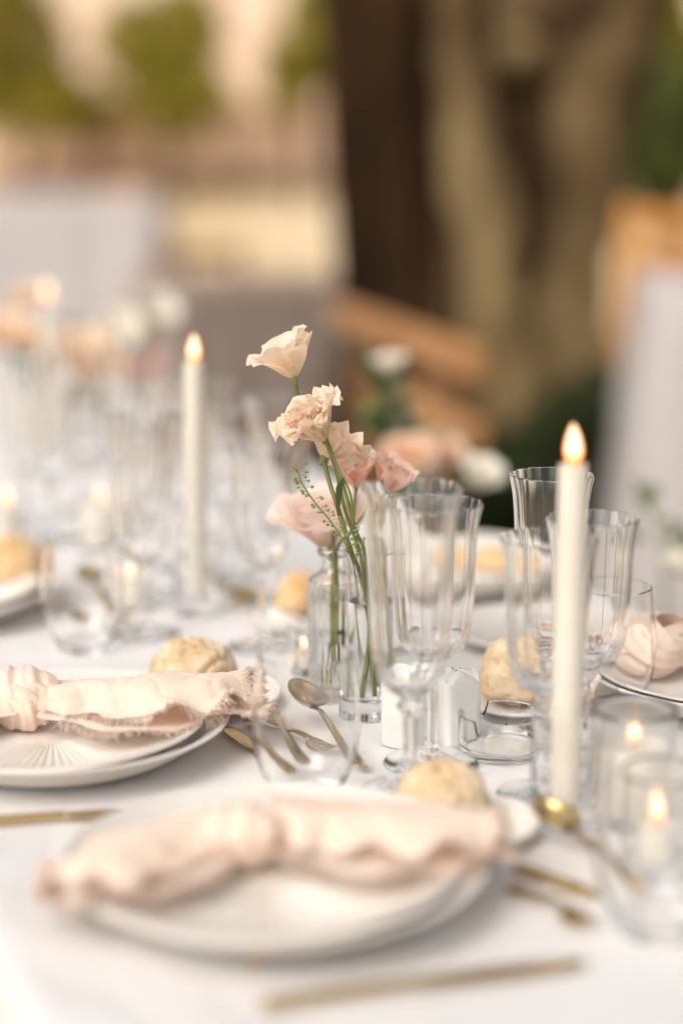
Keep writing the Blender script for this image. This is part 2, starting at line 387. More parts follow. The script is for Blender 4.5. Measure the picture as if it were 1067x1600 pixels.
# ---- bank wall, house, shrubs behind
def wall_behind():
    t = thing('garden_wall', (-1.5, 16.6, 0), 'low pinkish stone wall running along the top of the bank', 'wall', rz=radians(3))
    rnd = random.Random(8); x = -5.0
    mk('footing', box(10.4, .40, .16, (0, 0, 1.02)), 'stone_dark', t)
    cid = []
    for r in range(3):
        x = -5.1
        while x < 5.0:
            l = rnd.uniform(.32, .6); hgt = .17
            cid.append(mk('stone', box(l-.015, .34+rnd.uniform(-.02, .03), hgt-.012, (x+l/2, rnd.uniform(-.01, .01), 1.19+hgt*r), .012), 'stone', t, False)); x += l
    mk('coping', box(10.4, .46, .06, (0, 0, 1.64)), 'stone', t)
wall_behind()
def house():
    t = thing('house', (-1.4, 24, .9), 'pale pink plastered house far behind the shrubs', 'house')
    mk('wall', box(13, .4, 6.0, (0, 0, 3.0)), 'plaster', t)
    mk('roof', box(13.8, 2.4, .25, (0, .6, 6.1), rot=Matrix.Rotation(radians(18), 3, 'X')), 'roof_tile', t)
    for x in (-3.6, 3.4):
        wn = mk('window', box(1.1, .08, 1.5, (x, -.22, 3.2)), 'shutter', t)
        mk('sill', box(1.3, .2, .08, (x, -.28, 2.38)), 'stone', wn)
house()
def shrub(px, py, d, rad, n, m, label, seed, size=.12):
    rnd = random.Random(seed); c = at(px, py, d); b = Vector((c.x, c.y, ground_z(c.x, c.y)))
    t = thing('shrub', b, label, 'shrub', 'shrubs behind the tables')
    LV = ([], [])
    for k in range(9):
        o = Vector((rnd.uniform(-1, 1)*rad[0]*.55, rnd.uniform(-1, 1)*rad[1]*.5, rnd.uniform(-1, 1)*rad[2]*.55))
        LV = join(LV, leaves(c-b+o, [q*rnd.uniform(.38, .6) for q in rad], n//9, size, rnd, .3))
    tag(mk('foliage', LV, m, t, False), kind='stuff')
    for k in range(3):
        e = c-b+Vector((rnd.uniform(-.4, .4)*rad[0], 0, 0))
        mk('branch', tube([(rnd.uniform(-.1, .1), 0, -.05), tuple(e*.5), tuple(e)], [.03, .02, .01], 7), 'bark_pale', t)
shrub(35, 80, 15.0, (.62, .5, .80), 3600, 'leaf_lime', 'broad yellow-green shrub in the far corner behind the wall', 21)
shrub(260, 75, 15.0, (.58, .5, .74), 3600, 'leaf_lime', 'rounded yellow-green shrub before the pink house', 22)
shrub(468, 75, 15.0, (.34, .4, .62), 1800, 'leaf_lime', 'narrow green shrub beside the edge of the old tree', 23)
shrub(140, 160, 15.6, (.40, .4, .30), 1100, 'leaf_lime', 'low olive shrub between the two rounded ones', 26)
shrub(1050, 195, 9.5, (.36, .5, .50), 2200, 'leaf_deep', 'deep green shrub past the pale stem and wooden chair', 24, .09)
shrub(1075, 60, 11.5, (.26, .5, .4), 1200, 'leaf_lime', 'light green shrub high up past the pale stem', 25, .09)

# ---- other tables, seats
p = at(85, 330, 8.3)
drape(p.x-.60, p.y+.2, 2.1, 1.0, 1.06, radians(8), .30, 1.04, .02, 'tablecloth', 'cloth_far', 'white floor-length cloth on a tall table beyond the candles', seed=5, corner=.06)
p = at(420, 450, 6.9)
drape(p.x-.12, p.y+.25, .78, .6, .75, radians(22), .05, .72, .015, 'tablecloth', 'cloth_shaded', 'cloth with its shade coloured in, hanging to the ground from a small table', seed=6, corner=.05)
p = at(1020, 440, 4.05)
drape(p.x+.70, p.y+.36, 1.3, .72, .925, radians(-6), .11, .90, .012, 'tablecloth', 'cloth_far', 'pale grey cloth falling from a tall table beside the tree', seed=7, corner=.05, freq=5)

def rail_fence():
    a = at(538, 492, 5.05); b = at(748, 572, 3.82)
    d = Vector((b.x-a.x, b.y-a.y, 0)); L = d.length; d.normalize(); rz = math.atan2(d.y, d.x)
    t = thing('rail_fence', (a.x, a.y, 0), 'low two-plank wooden rail fence standing before the old tree', 'fence', rz=rz)
    mk('rail', box(L+.1, .03, .075, (L/2-.05, 0, .785)), 'wood_rail', t); mk('rail', box(L*.62, .03, .065, (L*.69, 0, .63)), 'wood_rail', t)
    for x in (.06, L*.62): mk('post', box(.06, .06, .80, (x, .048, .40)), 'wood', t)
rail_fence()
def chair(loc, rz, label, h=.95, m='wood_orange', w_=.44):
    t = thing('wooden_chair', (loc[0], loc[1], 0), label, 'chair', 'wooden chairs at the other tables', rz=rz)
    for x in (-w_/2, w_/2):
        mk('leg', box(.035, .035, h, (x, .2, h/2)), m, t); mk('leg', box(.035, .035, .43, (x, -.2, .215)), m, t)
    mk('seat', box(w_+.03, .42, .03, (0, -.01, .445)), m, t)
    for k, z in enumerate((h-.05, h-.16, h-.27)): mk('back_slat', box(w_-.04, .018, .065, (0, .2, z)), m, t)
p = at(1040, 375, 5.2); chair((p.x+.20, p.y), radians(10), 'orange-brown wooden chair behind the tall grey-clothed table', 1.09, w_=.52)
p = at(292, 440, 7.9); chair((p.x, p.y), radians(200), 'brown wooden chair tucked behind the small cloth-covered table', .86, 'wood', .36)
p = at(222, 335, 9.6); chair((p.x, p.y), radians(160), 'orange wooden chair beyond the far tall white table', 1.10, w_=.30)

# ================================================================== TABLEWARE
def panels(n, depth):
    return lambda a, z, r: 1 - depth*(1-abs(cos(n*a/2)))
def shell(outer, inner, seg=64, n=0, dep=0, zlim=0):
    prof = smooth_prof(outer, 4)+smooth_prof(inner, 4)
    fo = (lambda a, z, r: 1-(dep*(1-abs(cos(n*a/2))) if z > zlim else 0)) if n else None
    return lathe(prof, seg, fo)
TALL = shell([(.001, 0), (.033, .0), (.0345, .0015), (.033, .003), (.018, .0055), (.007, .010), (.0048, .018), (.0046, .045), (.0055, .058), (.0095, .0645), (.0062, .070), (.011, .0735), (.0205, .081), (.0262, .097), (.0286, .125), (.0298, .155), (.0309, .183), (.0328, .205), (.0362, .2225)],
             [(.0351, .2230), (.0318, .205), (.0300, .183), (.0289, .155), (.0277, .125), (.0252, .097), (.0192, .0835), (.0095, .0775), (.001, .0760)], 112, 14, .075, .074)
SHORT = shell([(.001, 0), (.0325, .0), (.034, .0015), (.0325, .003), (.018, .0055), (.007, .010), (.0048, .018), (.0046, .050), (.0056, .064), (.0098, .071), (.0064, .077), (.011, .0815), (.0215, .0885), (.0278, .104), (.0302, .126), (.0312, .150), (.0320, .172), (.0335, .186), (.0362, .1975)],
              [(.0351, .1981), (.0325, .186), (.0311, .172), (.0303, .150), (.0293, .126), (.0268, .104), (.0203, .0910), (.0098, .0850), (.001, .0835)], 112, 14, .075, .081)
TUMB = shell([(.001, 0), (.021, 0), (.0225, .0015), (.027, .010), (.0345, .028), (.0378, .048), (.0375, .066), (.0355, .086), (.0330, .104)],
             [(.0318, .1045), (.0342, .086), (.0361, .066), (.0363, .048), (.0330, .030), (.0255, .013), (.019, .0075), (.001, .007)], 64)
def place(root_mesh, px, py, name, label, cat, group, s=1.0, rz=0.0):
    o = root_mesh.copy(); C.objects.link(o); o.name = name
    o.location = on(px, py)+Vector((0, 0, .0012)); o.rotation_euler = (0, 0, rz); o.scale = (s, s, s)
    return tag(o, label, cat, group)
gp = {k: mk('prototype_glass', v, 'glass') for k, v in (('tall', TALL), ('short', SHORT), ('tumb', TUMB))}
G = 'stemmed faceted glasses on the table'
for kind, px, py, lab in (
    ('tall', 639, 1240, 'tall faceted wine glass before the tube vase, next to the salt shaker'),
    ('short', 673, 1195, 'shorter faceted wine glass just behind the salt shaker'),
    ('tall', 852, 1140, 'tall faceted glass behind the tall candle, highest of its group'),
    ('short', 848, 1246, 'faceted glass between the glass ashtray and the nearest taper candle'),
    ('short', 915, 1196, 'faceted glass mostly hidden by the nearest taper candle'),
    ('tall', 437, 940, 'tall faceted glass behind the blooming stems, rim beside the top flower'),
    ('short', 412, 1012, 'faceted glass between the middle taper candle and the bottle vase'),
    ('tall', 226, 992, 'tall faceted glass left of the middle taper candle'),
    ('short', 240, 930, 'blurred faceted glass right behind the middle taper candle group'),
    ('tall', 45, 822, 'blurred tall faceted glass near the leftmost taper candle'),
    ('short', 84, 850, 'blurred faceted glass in front of the leftmost taper candle'),
    ('tall', 200, 800, 'blurred tall faceted glass below the coral flower'),
    ('tall', 285, 888, 'blurred tall faceted glass half hidden by the middle taper candle'),
    ('tall', 132, 800, 'blurred tall faceted glass under the big apricot rose'),
    ('short', 330, 848, 'blurred faceted glass farthest right of the middle taper candle'),
    ('short', 262, 782, 'blurred faceted glass nearest the coral flower and taper flame'),
    ('short', 360, 905, 'blurred faceted glass right of the middle taper candle')):
    place(gp[kind], px, py, 'wine_glass', lab, 'wine glass', G, {639: 1.05, 673: 1.06, 852: .97}.get(px, 1.0), random.uniform(0, 6))
for px, py, lab in ((478, 1246, 'egg-shaped stemless tumbler in front of the golden dessert spoon'),
                    (1025, 1455, 'blurred stemless tumbler at the lower corner below the votive candles'),
                    (132, 1016, 'stemless tumbler near the far bread roll and golden cutlery'),
                    (948, 1112, 'stemless tumbler in front of the knotted napkin beside the taper candle')):
    place(gp['tumb'], px, py, 'tumbler', lab, 'tumbler', 'stemless water tumblers', 1.06)
for o in gp.values(): bpy.data.objects.remove(o)

# ---- flames, candles
def flame(parent, z, s, lean=0.0):
    prof = [(.0003, 0), (.0034, .001), (.0058, .0045), (.0068, .009), (.0064, .014), (.0048, .0205), (.0024, .0262), (.0003, .0295)]
    bend = lambda vf: ([(v[0]+lean*(v[2]/(.03*s))**2*.004, v[1], v[2]) for v in vf[0]], vf[1])
    k = mk('flame', bend(lathe([(r*s*.80, zz*s*.93+.0006) for r, zz in smooth_prof(prof, 3)], 20)), 'flame_core', parent, loc=(0, 0, z))
    mk('flame_edge', bend(lathe([(r*s, zz*s) for r, zz in smooth_prof(prof, 3)], 20)), 'flame_halo', k)
def taper(px, py, h, lab, hlab, s=1.0):
    p = on(px, py)
    hd = mk('candle_holder', shell([(.001, 0), (.0235, 0), (.0245, .001), (.0245, .03), (.0242, .07), (.0244, .090)], [(.0232, .0904), (.0229, .07), (.0200, .024), (.013, .016), (.001, .0150)], 48), 'glass')
    hd.location = p+Vector((0, 0, .0012)); tag(hd, hlab, 'candle holder', 'glass candle holders')
    t = thing('taper_candle', p+Vector((0, 0, .0172)), lab, 'candle', 'white taper candles')
    mk('wax', lathe(smooth_prof([(.0112, 0), (.0112, .02), (.0106, h*.6), (.0097, h-.006), (.0088, h-.001), (.005, h-.0015), (.001, h-.003)], 4), 32, lambda a, z, r_: 1+(.05*sin(a*2+px)*sm(h-.03, h, z) if r_ > .006 else 0)), 'wax', t)
    mk('wick', tube([(0, 0, h-.004), (0, 0, h+.004), (.0008, 0, h+.008)], .0008, 6), 'wick', t)
    flame(t, h+.002, s, {893: .2, 309: .3, 84: -.5}.get(px, -.2))
taper(881, 1288, .243, 'lit white taper candle, nearest and tallest in front of the glasses', 'glass holder of the nearest taper candle', 1.02)
taper(309, 958, .246, 'lit white taper candle standing alone left of the flowers', 'glass holder of the middle taper candle', 1.0)
taper(84, 742, .245, 'lit white taper candle, farthest, among the blurred flowers', 'glass holder of the farthest taper candle', 1.0)
def votive(px, py, r, h, lab, clab, wax_h, wax_r, s=.75, shoff=(0, 0), gm='glass'):
    p = on(px, py)
    g = mk('votive_glass', shell([(.001, 0), (r-.002, 0), (r, .0015), (r, h*.4), (r, h*.7), (r, h)], [(r-.0016, h+.0005), (r-.002, h*.7), (r-.002, h*.4), (r-.002, .009), (r-.005, .0068), (.001, .0066)], 48), gm)
    g.location = p+Vector((0, 0, .0012)); tag(g, lab, 'votive glass', 'votive glasses')
    t = thing('votive_candle', p+Vector((shoff[0], shoff[1], .0082)), clab, 'candle', 'small candles in glasses')
    mk('wax', lathe([(wax_r*.97, 0), (wax_r, .002), (wax_r, wax_h-.002), (wax_r*.96, wax_h), (wax_r*.8, wax_h-.002), (.001, wax_h-.0025)], 32), 'wax', t)
    mk('wick', tube([(0, 0, wax_h-.004), (0, 0, wax_h+.006)], .0007, 6), 'wick', t)
    flame(t, wax_h+.002, s*random.uniform(.88, 1.1), random.uniform(-1, 1))
votive(985, 1285, .0305, .085, 'wide glass with a thick candle beside the nearest taper', 'thick ivory candle burning in the wide glass', .050, .026, .6, gm='glass_frosted')
votive(1030, 1362, .030, .07, 'votive glass at the picture edge with a low burning candle', 'low ivory candle at the picture edge, flame above the golden spoon', .024, .014, .75, (-.002, .004), gm='glass_frosted')
votive(484, 1055, .020, .045, 'little votive glass tucked behind the ribbed bottle', 'tealight burning behind the ribbed bottle vase', .013, .016, .6, (-.006, 0))
votive(208, 955, .020, .055, 'small votive glass behind the left tumbler and tall glass', 'tealight glowing near the middle taper candle', .026, .014, .75)
votive(160, 862, .028, .075, 'blurred wide votive glass below the far bouquet', 'blurred thick candle below the far bouquet', .052, .024, .7)
votive(14, 862, .026, .07, 'blurred votive glass at the picture edge by the far candle', 'blurred small candle at the picture edge by the far roll', .048, .02, .8)

# ---- plates
def ridge_plate(R, foot, H, ridges=False):
    seg = 288 if ridges else 96
    up = [(.001, .0058), (R*.35, .0058), (R*.60, .0064), (R*.74, .0095), (R*.90, H*.80), (R*.985, H)]
    dn = [(R, H-.0012), (R*.985, H-.003), (R*.88, H*.62), (R*.72, .0055), (foot, .0030), (foot*.99, 0), (foot*.93, 0), (foot*.92, .0022), (.001, .0025)]
    U = smooth_prof(up, 6 if ridges else 4); D = smooth_prof(dn, 3); P = U+D; V = []
    for i, (r, z) in enumerate(P):
        for j in range(seg):
            a = 2*pi*j/seg; dz = 0
            if ridges and i < len(U):
                dz = .00075*cos(72*a+1.2*sin(5*a))*sm(R*.12, R*.3, r)*(1-sm(R*.80, R*.95, r))
            V.append((r*cos(a), r*sin(a), z+dz))
    F = grid_faces(len(P), seg, True)
    return (V, F), len(U)
def plate_obj(name, R, foot, H, mat_up, mat_dn, ridges):
    vf, nu = ridge_plate(R, foot, H, ridges)
    o = mk(name, vf, mat_up); o.data.materials.append(M[mat_dn])
    seg = 288 if ridges else 96
    o.data.polygons.foreach_set('material_index', [1 if (i//seg) >= nu+1 else 0 for i in range(len(o.data.polygons))])
    return o
charger = plate_obj('prototype_charger', .137, .078, .031, 'plate', 'plate', False)
upper = plate_obj('prototype_upper', .124, .066, .021, 'plate', 'plate_blush', True)
side = plate_obj('prototype_side', .057, .034, .012, 'plate', 'plate', True)
sage = plate_obj('prototype_sage', .094, .055, .016, 'plate', 'plate_sage', False)
def put(proto, name, loc, label, cat='plate', group=None, rz=0, tilt=(0, 0)):
    o = proto.copy(); C.objects.link(o); o.name = name; o.location = loc; o.rotation_euler = (tilt[0], tilt[1], rz)
    return tag(o, label, cat, group)
def setting(px, py, who, tilt=(0, 0)):
    p = on(px, py, TOP+.030); p.z = TOP+.0015
    put(charger, 'dinner_plate', p, 'large cream plate '+who, group='large cream plates')
    q = p+Vector((-.004, -.006, .0125))
    put(upper, 'ribbed_plate', q, 'ribbed cream plate with blush underside '+who, group='ribbed plates on the large plates', rz=.3, tilt=tilt)
    return p
PL = setting(92, 1122, 'under the frayed napkin left of the tumbler', (radians(1.0), radians(-1.2)))
PF = setting(430, 1338, 'in the blurred front setting', (radians(.8), radians(-.8)))
PFL = setting(-118, 918, 'at the picture edge under the far left roll')
PR = on(1150, 1040, TOP+.024); PR.z = TOP+.0015
PR = setting(1150, 1042, 'under the round knotted napkin')
PR3 = setting(700, 872, 'behind the flowers across the table')
SP = [on(330, 1084, TOP+.012), on(815, 1088, TOP+.012), on(716, 1280, TOP+.012), on(-10, 925, TOP+.012), on(474, 962, TOP+.012)]
for q, l in zip(SP, ('small cream bread plate beyond the frayed napkin', 'small bread plate behind the glass ashtray', 'small blurred bread plate of the front setting',
                     None, 'small bread plate left behind the ribbed bottle')):
    if l: q.z = TOP+.0015; put(side, 'bread_plate', q, l, 'plate', 'small bread plates', random.uniform(0, 1))
q = on(846, 982, TOP+.014); q.z = TOP+.0015
put(sage, 'side_plate', q, 'white side plate with sage green rim holding a few crumbs', 'plate')
sm_p = Vector(q)
for o in (charger, upper, side, sage): bpy.data.objects.remove(o)

# ---- bread
def roll_mesh(rx, ry, h, seed, crack=1.0):
    V, F = [], []; n, m = 40, 64
    for i in range(n+1):
        t = pi*i/n
        for j in range(m):
            a = 2*pi*j/m; d = Vector((sin(t)*cos(a), sin(t)*sin(a), -cos(t)))
            k = 1+.10*nz(d*1.6+Vector((seed, 0, 0)))+.05*nz(d*4+Vector((0, seed, 0)))+.018*nz(d*11)+.010*nz(d*24)
            rd = abs(nz(d*2.1+Vector((seed*2, 3, 1))))
            k -= crack*.07*max(0, 1-rd/.08)*max(0, d.z); k += crack*.05*sm(.08, .16, rd)*max(0, d.z)
            z = d.z*h*(k if d.z > 0 else .42)
            V.append((d.x*rx*k, d.y*ry*k, z+h*.42*.98))
    F = grid_faces(n+1, m, True)
    return V, F
def roll(p, rx, ry, h, seed, m, lab, rz=0, crack=1.0):
    o = mk('bread_roll', roll_mesh(rx, ry, h, seed, crack), m); o.location = p; o.rotation_euler = (0, 0, rz)
    return tag(o, lab, 'bread roll', 'bread rolls')
roll(on(302, 1082)+Vector((0, 0, .0066)), .038, .036, .030, 1.7, 'bread', 'golden crusty bread roll behind the frayed napkin', .2, 1.6)
roll(on(803, 1112)+Vector((0, 0, .0066)), .031, .034, .041, 4.2, 'bread_pale', 'pale floury bread roll behind the glass ashtray', .6, .5)
roll(on(692, 1296)+Vector((0, 0, .0066)), .034, .034, .030, 6.6, 'bread', 'blurred bread roll of the front setting')
b = on(20, 908, TOP+.02); roll(Vector((b.x, b.y, TOP+.0225)), .036, .034, .032, 3.1, 'bread_dark', 'orange-brown roll at the picture edge behind the left tumbler')
roll(on(470, 966)+Vector((0, 0, .0066)), .026, .026, .030, 8.1, 'bread_dark', 'small brown roll half hidden behind the ribbed bottle')
b = on(745, 893); roll(Vector((PR3.x+.055, PR3.y-.02, TOP+.021)), .034, .026, .018, 5.5, 'bread_dark', 'tan roll on the plate behind the two wine glasses')
for k, (dx, dy) in enumerate(((-.016, -.055), (.004, -.062), (-.004, -.048))):
    o = mk('crumb', roll_mesh(.008, .007, .006, 12+k), 'crumb_red' if 'crumb_red' in M else pm('crumb_red', (.55, .20, .06), (.40, .12, .04), 60, .6)); o.location = sm_p+Vector((dx, dy, .0062))
    tag(o, 'reddish crumb on the sage-rimmed side plate', 'crumb', 'crumbs on the side plate')

# ---- napkins
def fringe(edge, out, n, ln, rnd):
    """thin threads along a polyline edge, pointing along out"""
    V, F = [], []
    for i in range(n):
        t = rnd.random()*(len(edge)-1.001); k = int(t); p = edge[k].lerp(edge[k+1], t-k); d = (edge[k+1]-edge[k]).normalized()
        o = out[k].lerp(out[min(k+1, len(out)-1)], t-k).normalized()
        o = (o+d*rnd.uniform(-.5, .5)+Vector((0, 0, rnd.uniform(-.35, .35)))).normalized(); l = ln*rnd.uniform(.5, 1.25)
        bend = Vector((rnd.uniform(-.3, .3), rnd.uniform(-.3, .3), rnd.uniform(-.5, .1)))*l
        V2, F2 = tube([p-o*.002, p+o*l*.5, p+o*l+bend*.5], [.0005, .00045, .0003], 3)
        n0 = len(V); V += V2; F += [tuple(q+n0 for q in f) for f in F2]
    return V, F
def tail(path, widths, heights, seed, rnd, nv=72):
    """a strip of linen folded over on itself: flat layer below, fold at the back, softly lofted layer on top"""
    P = [Vector(p) for p in smooth_prof([tuple(p) for p in path], 24)]
    W = [q[0] for q in smooth_prof([(x,) for x in widths], 24)]; H = [q[0] for q in smooth_prof([(x,) for x in heights], 24)]
    V = []; n = len(P); rows = []
    for i, p in enumerate(P):
        u = i/(n-1); t = (P[min(i+1, n-1)]-P[max(i-1, 0)]); t.z = 0; t.normalize(); s = Vector((t.y, -t.x, 0))
        if s.y > 0: s = -s
        row = []; loose = sm(.15, .9, u)
        for j in range(nv+1):
            v = j/nv; w_, h = W[i], H[i]
            if v < .36:                                   # lower layer, front edge to back
                q = v/.36; x = .60-1.02*q; z = .06+.05*nz((u*5, q*3, seed)); e = max(0, 1-q/.35)
                x += .06*e*sin(u*13+seed); z += .16*loose*e*e*(1+sin(u*21+seed*2))
            elif v < .48:                                 # the fold
                q = (v-.36)/.12; a = -pi/2-pi*q; x = -.42+.10*cos(a); z = .06+.27*(1+sin(a))
            else:                                         # upper layer back to its loose front edge
                q = (v-.48)/.52; x = -.42+(.80+.10*sin(u*9+seed))*q
                z = .60+.36*sin(pi*min(1, q*1.15))*(.6+.4*cos(u*5+seed))-.42*sm(.45, 1, q)*(1-.7*loose)
                e = max(0, (q-.55)/.45); z += .26*loose*e*e*sin(u*24+seed*3)+.08*sin(u*8+q*7+seed)
                d = abs(nz((u*3.2+q*1.4, q*2.2-u*1.5, seed+5))); z -= .05*max(0, 1-d/.12)
                d = abs(nz((u*5-q*1.8, q*2.6+u, seed+8))); z -= .035*max(0, 1-d/.10); x += .05*e*sin(u*31+seed)
            q_ = p+s*(x*w_)+Vector((0, 0, max(.0006, z*h)))
            row.append(q_); V.append(q_)
        rows.append(row)
    return (V, grid_faces(n, nv+1)), rows
def knot_mesh(c, r, axis, seed, sq=.8):
    """two pleated bands of linen wrapped over one another"""
    out = ([], [])
    for ax, rr, wd, ph in ((Vector(axis), r*.80, r*.72, 0), (Vector(axis)+Vector((-.5, .6, .75)), r*.74, r*.50, 2.1)):
        V = []; nu, nv = 110, 46; m = align(ax)
        for i in range(nu):
            a = 2*pi*i/nu
            for j in range(nv+1):
                v = -1+2*j/nv
                pl = .055*sin(9*v+1.5*sin(a+seed)+ph)+.035*sin(17*v+2*sin(2*a+ph))
                k = rr*(1-.42*abs(v)**2.6+pl*(1-v*v)+.07*sin(2*a+seed+ph)+.10*nz((cos(a)*1.3+seed, sin(a)*1.3, v+ph)))
                q = m @ Vector((k*cos(a), k*sin(a), v*wd*(1+.12*sin(a*2+ph))))
                V.append(Vector(c)+Vector((q.x, q.y, q.z*sq)))
        F = [(i*(nv+1)+j, i*(nv+1)+j+1, ((i+1) % nu)*(nv+1)+j+1, ((i+1) % nu)*(nv+1)+j) for i in range(nu) for j in range(nv)]
        out = join(out, (V, F))
    return out
def napkin(base, tails, knot, label, seed):
    rnd = random.Random(seed)
    t = thing('napkin', base, label, 'napkin', 'peach linen napkins')
    B = Vector(base)
    for k, (path, wd, ht) in enumerate(tails):
        vf, rows = tail([Vector(p)-B for p in path], wd, ht, seed+k*2.3, rnd)
        tl = mk('tail', vf, 'napkin', t)
        end = rows[-1]; d = (sum(rows[-1], Vector())-sum(rows[-4], Vector())).normalized()
        fv = fringe(end, [d]*len(end), 420, .013, rnd)
        e1 = [r[0] for r in rows[16:]]; e2 = [r[-1] for r in rows[16:]]
        o1 = [(r[0]-r[2]).normalized() for r in rows[16:]]; o2 = [(r[-1]-r[-3]).normalized() for r in rows[16:]]
        fv = join(fv, fringe(e1, o1, 320, .009, rnd), fringe(e2, o2, 420, .010, rnd))
        tag(mk('fringe', fv, 'napkin', tl), kind='stuff')
    c, r, ax = knot
    mk('knot', knot_mesh(Vector(c)-B, r, ax, seed), 'napkin', t)
zc = TOP+.033
def Z(p, z): return Vector((p[0], p[1], z))
def npx(px, py, z): return on(px, py, z)
napkin(Z(PL, TOP+.02),
       [([npx(66, 1108, zc+.006), npx(130, 1114, zc+.003), npx(215, 1120, zc), npx(300, 1112, zc), npx(376, 1098, zc+.001)], [.040, .066, .086, .080, .056], [.030, .034, .036, .034, .026]),
        ([npx(40, 1108, zc+.006), npx(-20, 1112, zc+.002), npx(-90, 1120, zc), npx(-170, 1130, zc)], [.04, .066, .09, .09], [.030, .034, .03, .024])],
       (npx(38, 1090, zc+.012), .036, (1, .25, .1)), 'peach napkin with frayed edge knotted across the sharp left plate', 2)
napkin(Z(PF, TOP+.02),
       [([npx(415, 1306, zc+.004), npx(490, 1314, zc+.002), npx(570, 1324, zc), npx(680, 1322, zc), npx(762, 1316, zc)], [.04, .07, .09, .085, .055], [.030, .030, .030, .026, .020]),
        ([npx(345, 1308, zc+.004), npx(280, 1336, zc+.002), npx(190, 1362, zc), npx(135, 1374, zc-.002), npx(92, 1384, zc-.006)], [.04, .062, .075, .066, .045], [.028, .024, .022, .018, .014])],
       (npx(382, 1304, zc+.010), .032, (1, -.2, .15)), 'blurred peach napkin knotted across the front plate', 7)
napkin(Z(PR, TOP+.02),
       [([npx(1060, 1020, zc+.006), npx(1140, 1020, zc+.002), npx(1230, 1010, zc)], [.04, .06, .07], [.03, .03, .022]),
        ([npx(985, 1015, zc+.006), npx(950, 1018, zc+.002), npx(925, 1020, zc-.002)], [.04, .044, .036], [.028, .022, .014])],
       (npx(1018, 1008, zc+.016), .042, (.5, -.35, .75)), 'peach napkin tied in a plump knot across the table', 11)

# ---- cutlery (long axis +x, tip at +x)
def strip(pts, th=.0022, seg=10):
    """pts: (x, half width, z) -> flattened tube"""
    P = smooth_prof(pts, 6); V = []
    for x, hw, z in P:
        for j in range(seg):
            a = 2*pi*j/seg; ca, sa = cos(a), sin(a)
            V.append((x, hw*math.copysign(abs(ca)**.6, ca), z+th/2*math.copysign(abs(sa)**.6, sa)))
    F = grid_faces(len(P), seg, True); F.append(tuple(range(seg-1, -1, -1))); F.append(tuple((len(P)-1)*seg+j for j in range(seg)))
    return V, F
def spoon_bowl(x0, L, W, D, z0):
    V = []; n, m = 14, 24
    for side_ in (0, 1):
        for i in range(n+1):
            q = i/n
            for j in range(m):
                a = 2*pi*j/m; x = x0+L/2+L/2*q*cos(a)*(1.0); y = W/2*q*sin(a)*(1+.14*cos(a)*-1)
                V.append((x, y, z0+D*(q*q-1)*1.0+(.0014 if side_ == 0 else 0)))
    F = grid_faces(n+1, m, True)+grid_faces(n+1, m, True, (n+1)*m)
    F += [(n*m+j, n*m+(j+1) % m, (n+1)*m+n*m+(j+1) % m, (n+1)*m+n*m+j) for j in range(m)]
    return V, F
def cutlery(kind, a, b, lab, L=None, z=.0015, lift=0, m='gold', roll_=0, pitch=0):
    a, b = Vector(a), Vector(b); d = b-a; L = L or d.length; rz = math.atan2(d.y, d.x)
    t = thing(kind, (a.x, a.y, TOP+z+lift), lab, {'table_knife': 'knife'}.get(kind, kind), 'golden cutlery', rz=rz)
    if roll_ or pitch: t.rotation_euler = (roll_, pitch, rz)
    if kind == 'spoon':
        bl = min(.062, L*.36)
        mk('handle', strip([(0, .0045, .002), (.006, .0062, .0022), (L*.25, .0048, .004), (L*.55, .0032, .010), (L-bl-.004, .0030, .010), (L-bl+.006, .005, .0075)]), m, t)
        mk('bowl', spoon_bowl(L-bl, bl, bl*.66, .010, .0122), m, t)
    elif kind == 'fork':
        mk('handle', strip([(0, .0045, .002), (.006, .0062, .0022), (L*.25, .0048, .004), (L*.55, .0032, .009), (L*.72, .0034, .008)]), m, t)
        V = strip([(L*.71, .0034, .008), (L*.76, .009, .0062), (L*.83, .0105, .0045)], .0018)
        for k in range(4):
            y = -.0082+.00547*k; s_ = [(x, y+yy, zz) for x, yy, zz in strip([(L*.82, .0017, .0048), (L*.9, .0015, .0052), (L, .0007, .0095)], .0016, 8)[0]]
            V = join(V, (s_, strip([(L*.82, .0017, .0048), (L*.9, .0015, .0052), (L, .0007, .0095)], .0016, 8)[1]))
        mk('head', V, m, t)
    else:
        mk('handle', strip([(0, .0036, .0035), (.008, .0050, .0037), (L*.28, .0044, .0042), (L*.46, .0034, .0045)], .0050), m, t)
        mk('blade', strip([(L*.455, .0034, .0045), (L*.5, .0062, .0042), (L*.8, .0076, .0035), (L*.95, .0052, .003), (L, .0012, .0025)], .0018), m, t)
cutlery('table_knife', on(-95, 1298), on(322, 1271), 'golden knife lying just below the sharp left plate')
cutlery('table_knife', on(408, 1582), on(914, 1512), 'blurred golden knife along the front edge of the table')
cutlery('table_knife', on(455, 1225), on(352, 1142), 'golden knife slipping out beside the left plate rim', m='gold')
cutlery('spoon', on(566, 1212), on(420, 1098), 'pale golden spoon with its bowl seen above the tumbler', L=.15, lift=.004, m='gold_pale', roll_=radians(10), pitch=radians(-7))
cutlery('fork', on(386, 1135), on(527, 1194), 'pale golden fork with tines pointing towards the wine glass', m='gold_pale', lift=.001)
cutlery('fork', on(476, 1204), on(408, 1120), 'pale golden fork lying close beside the spoon', m='gold_pale')
cutlery('spoon', on(1000, 1412), on(868, 1330), 'blurred golden spoon below the nearest taper candle', L=.125, lift=.003, pitch=radians(-6))
cutlery('fork', on(796, 1392), on(922, 1462), 'blurred golden fork right of the front plate')
cutlery('table_knife', on(806, 1366), on(930, 1408), 'blurred golden knife between fork and spoon of the front setting')
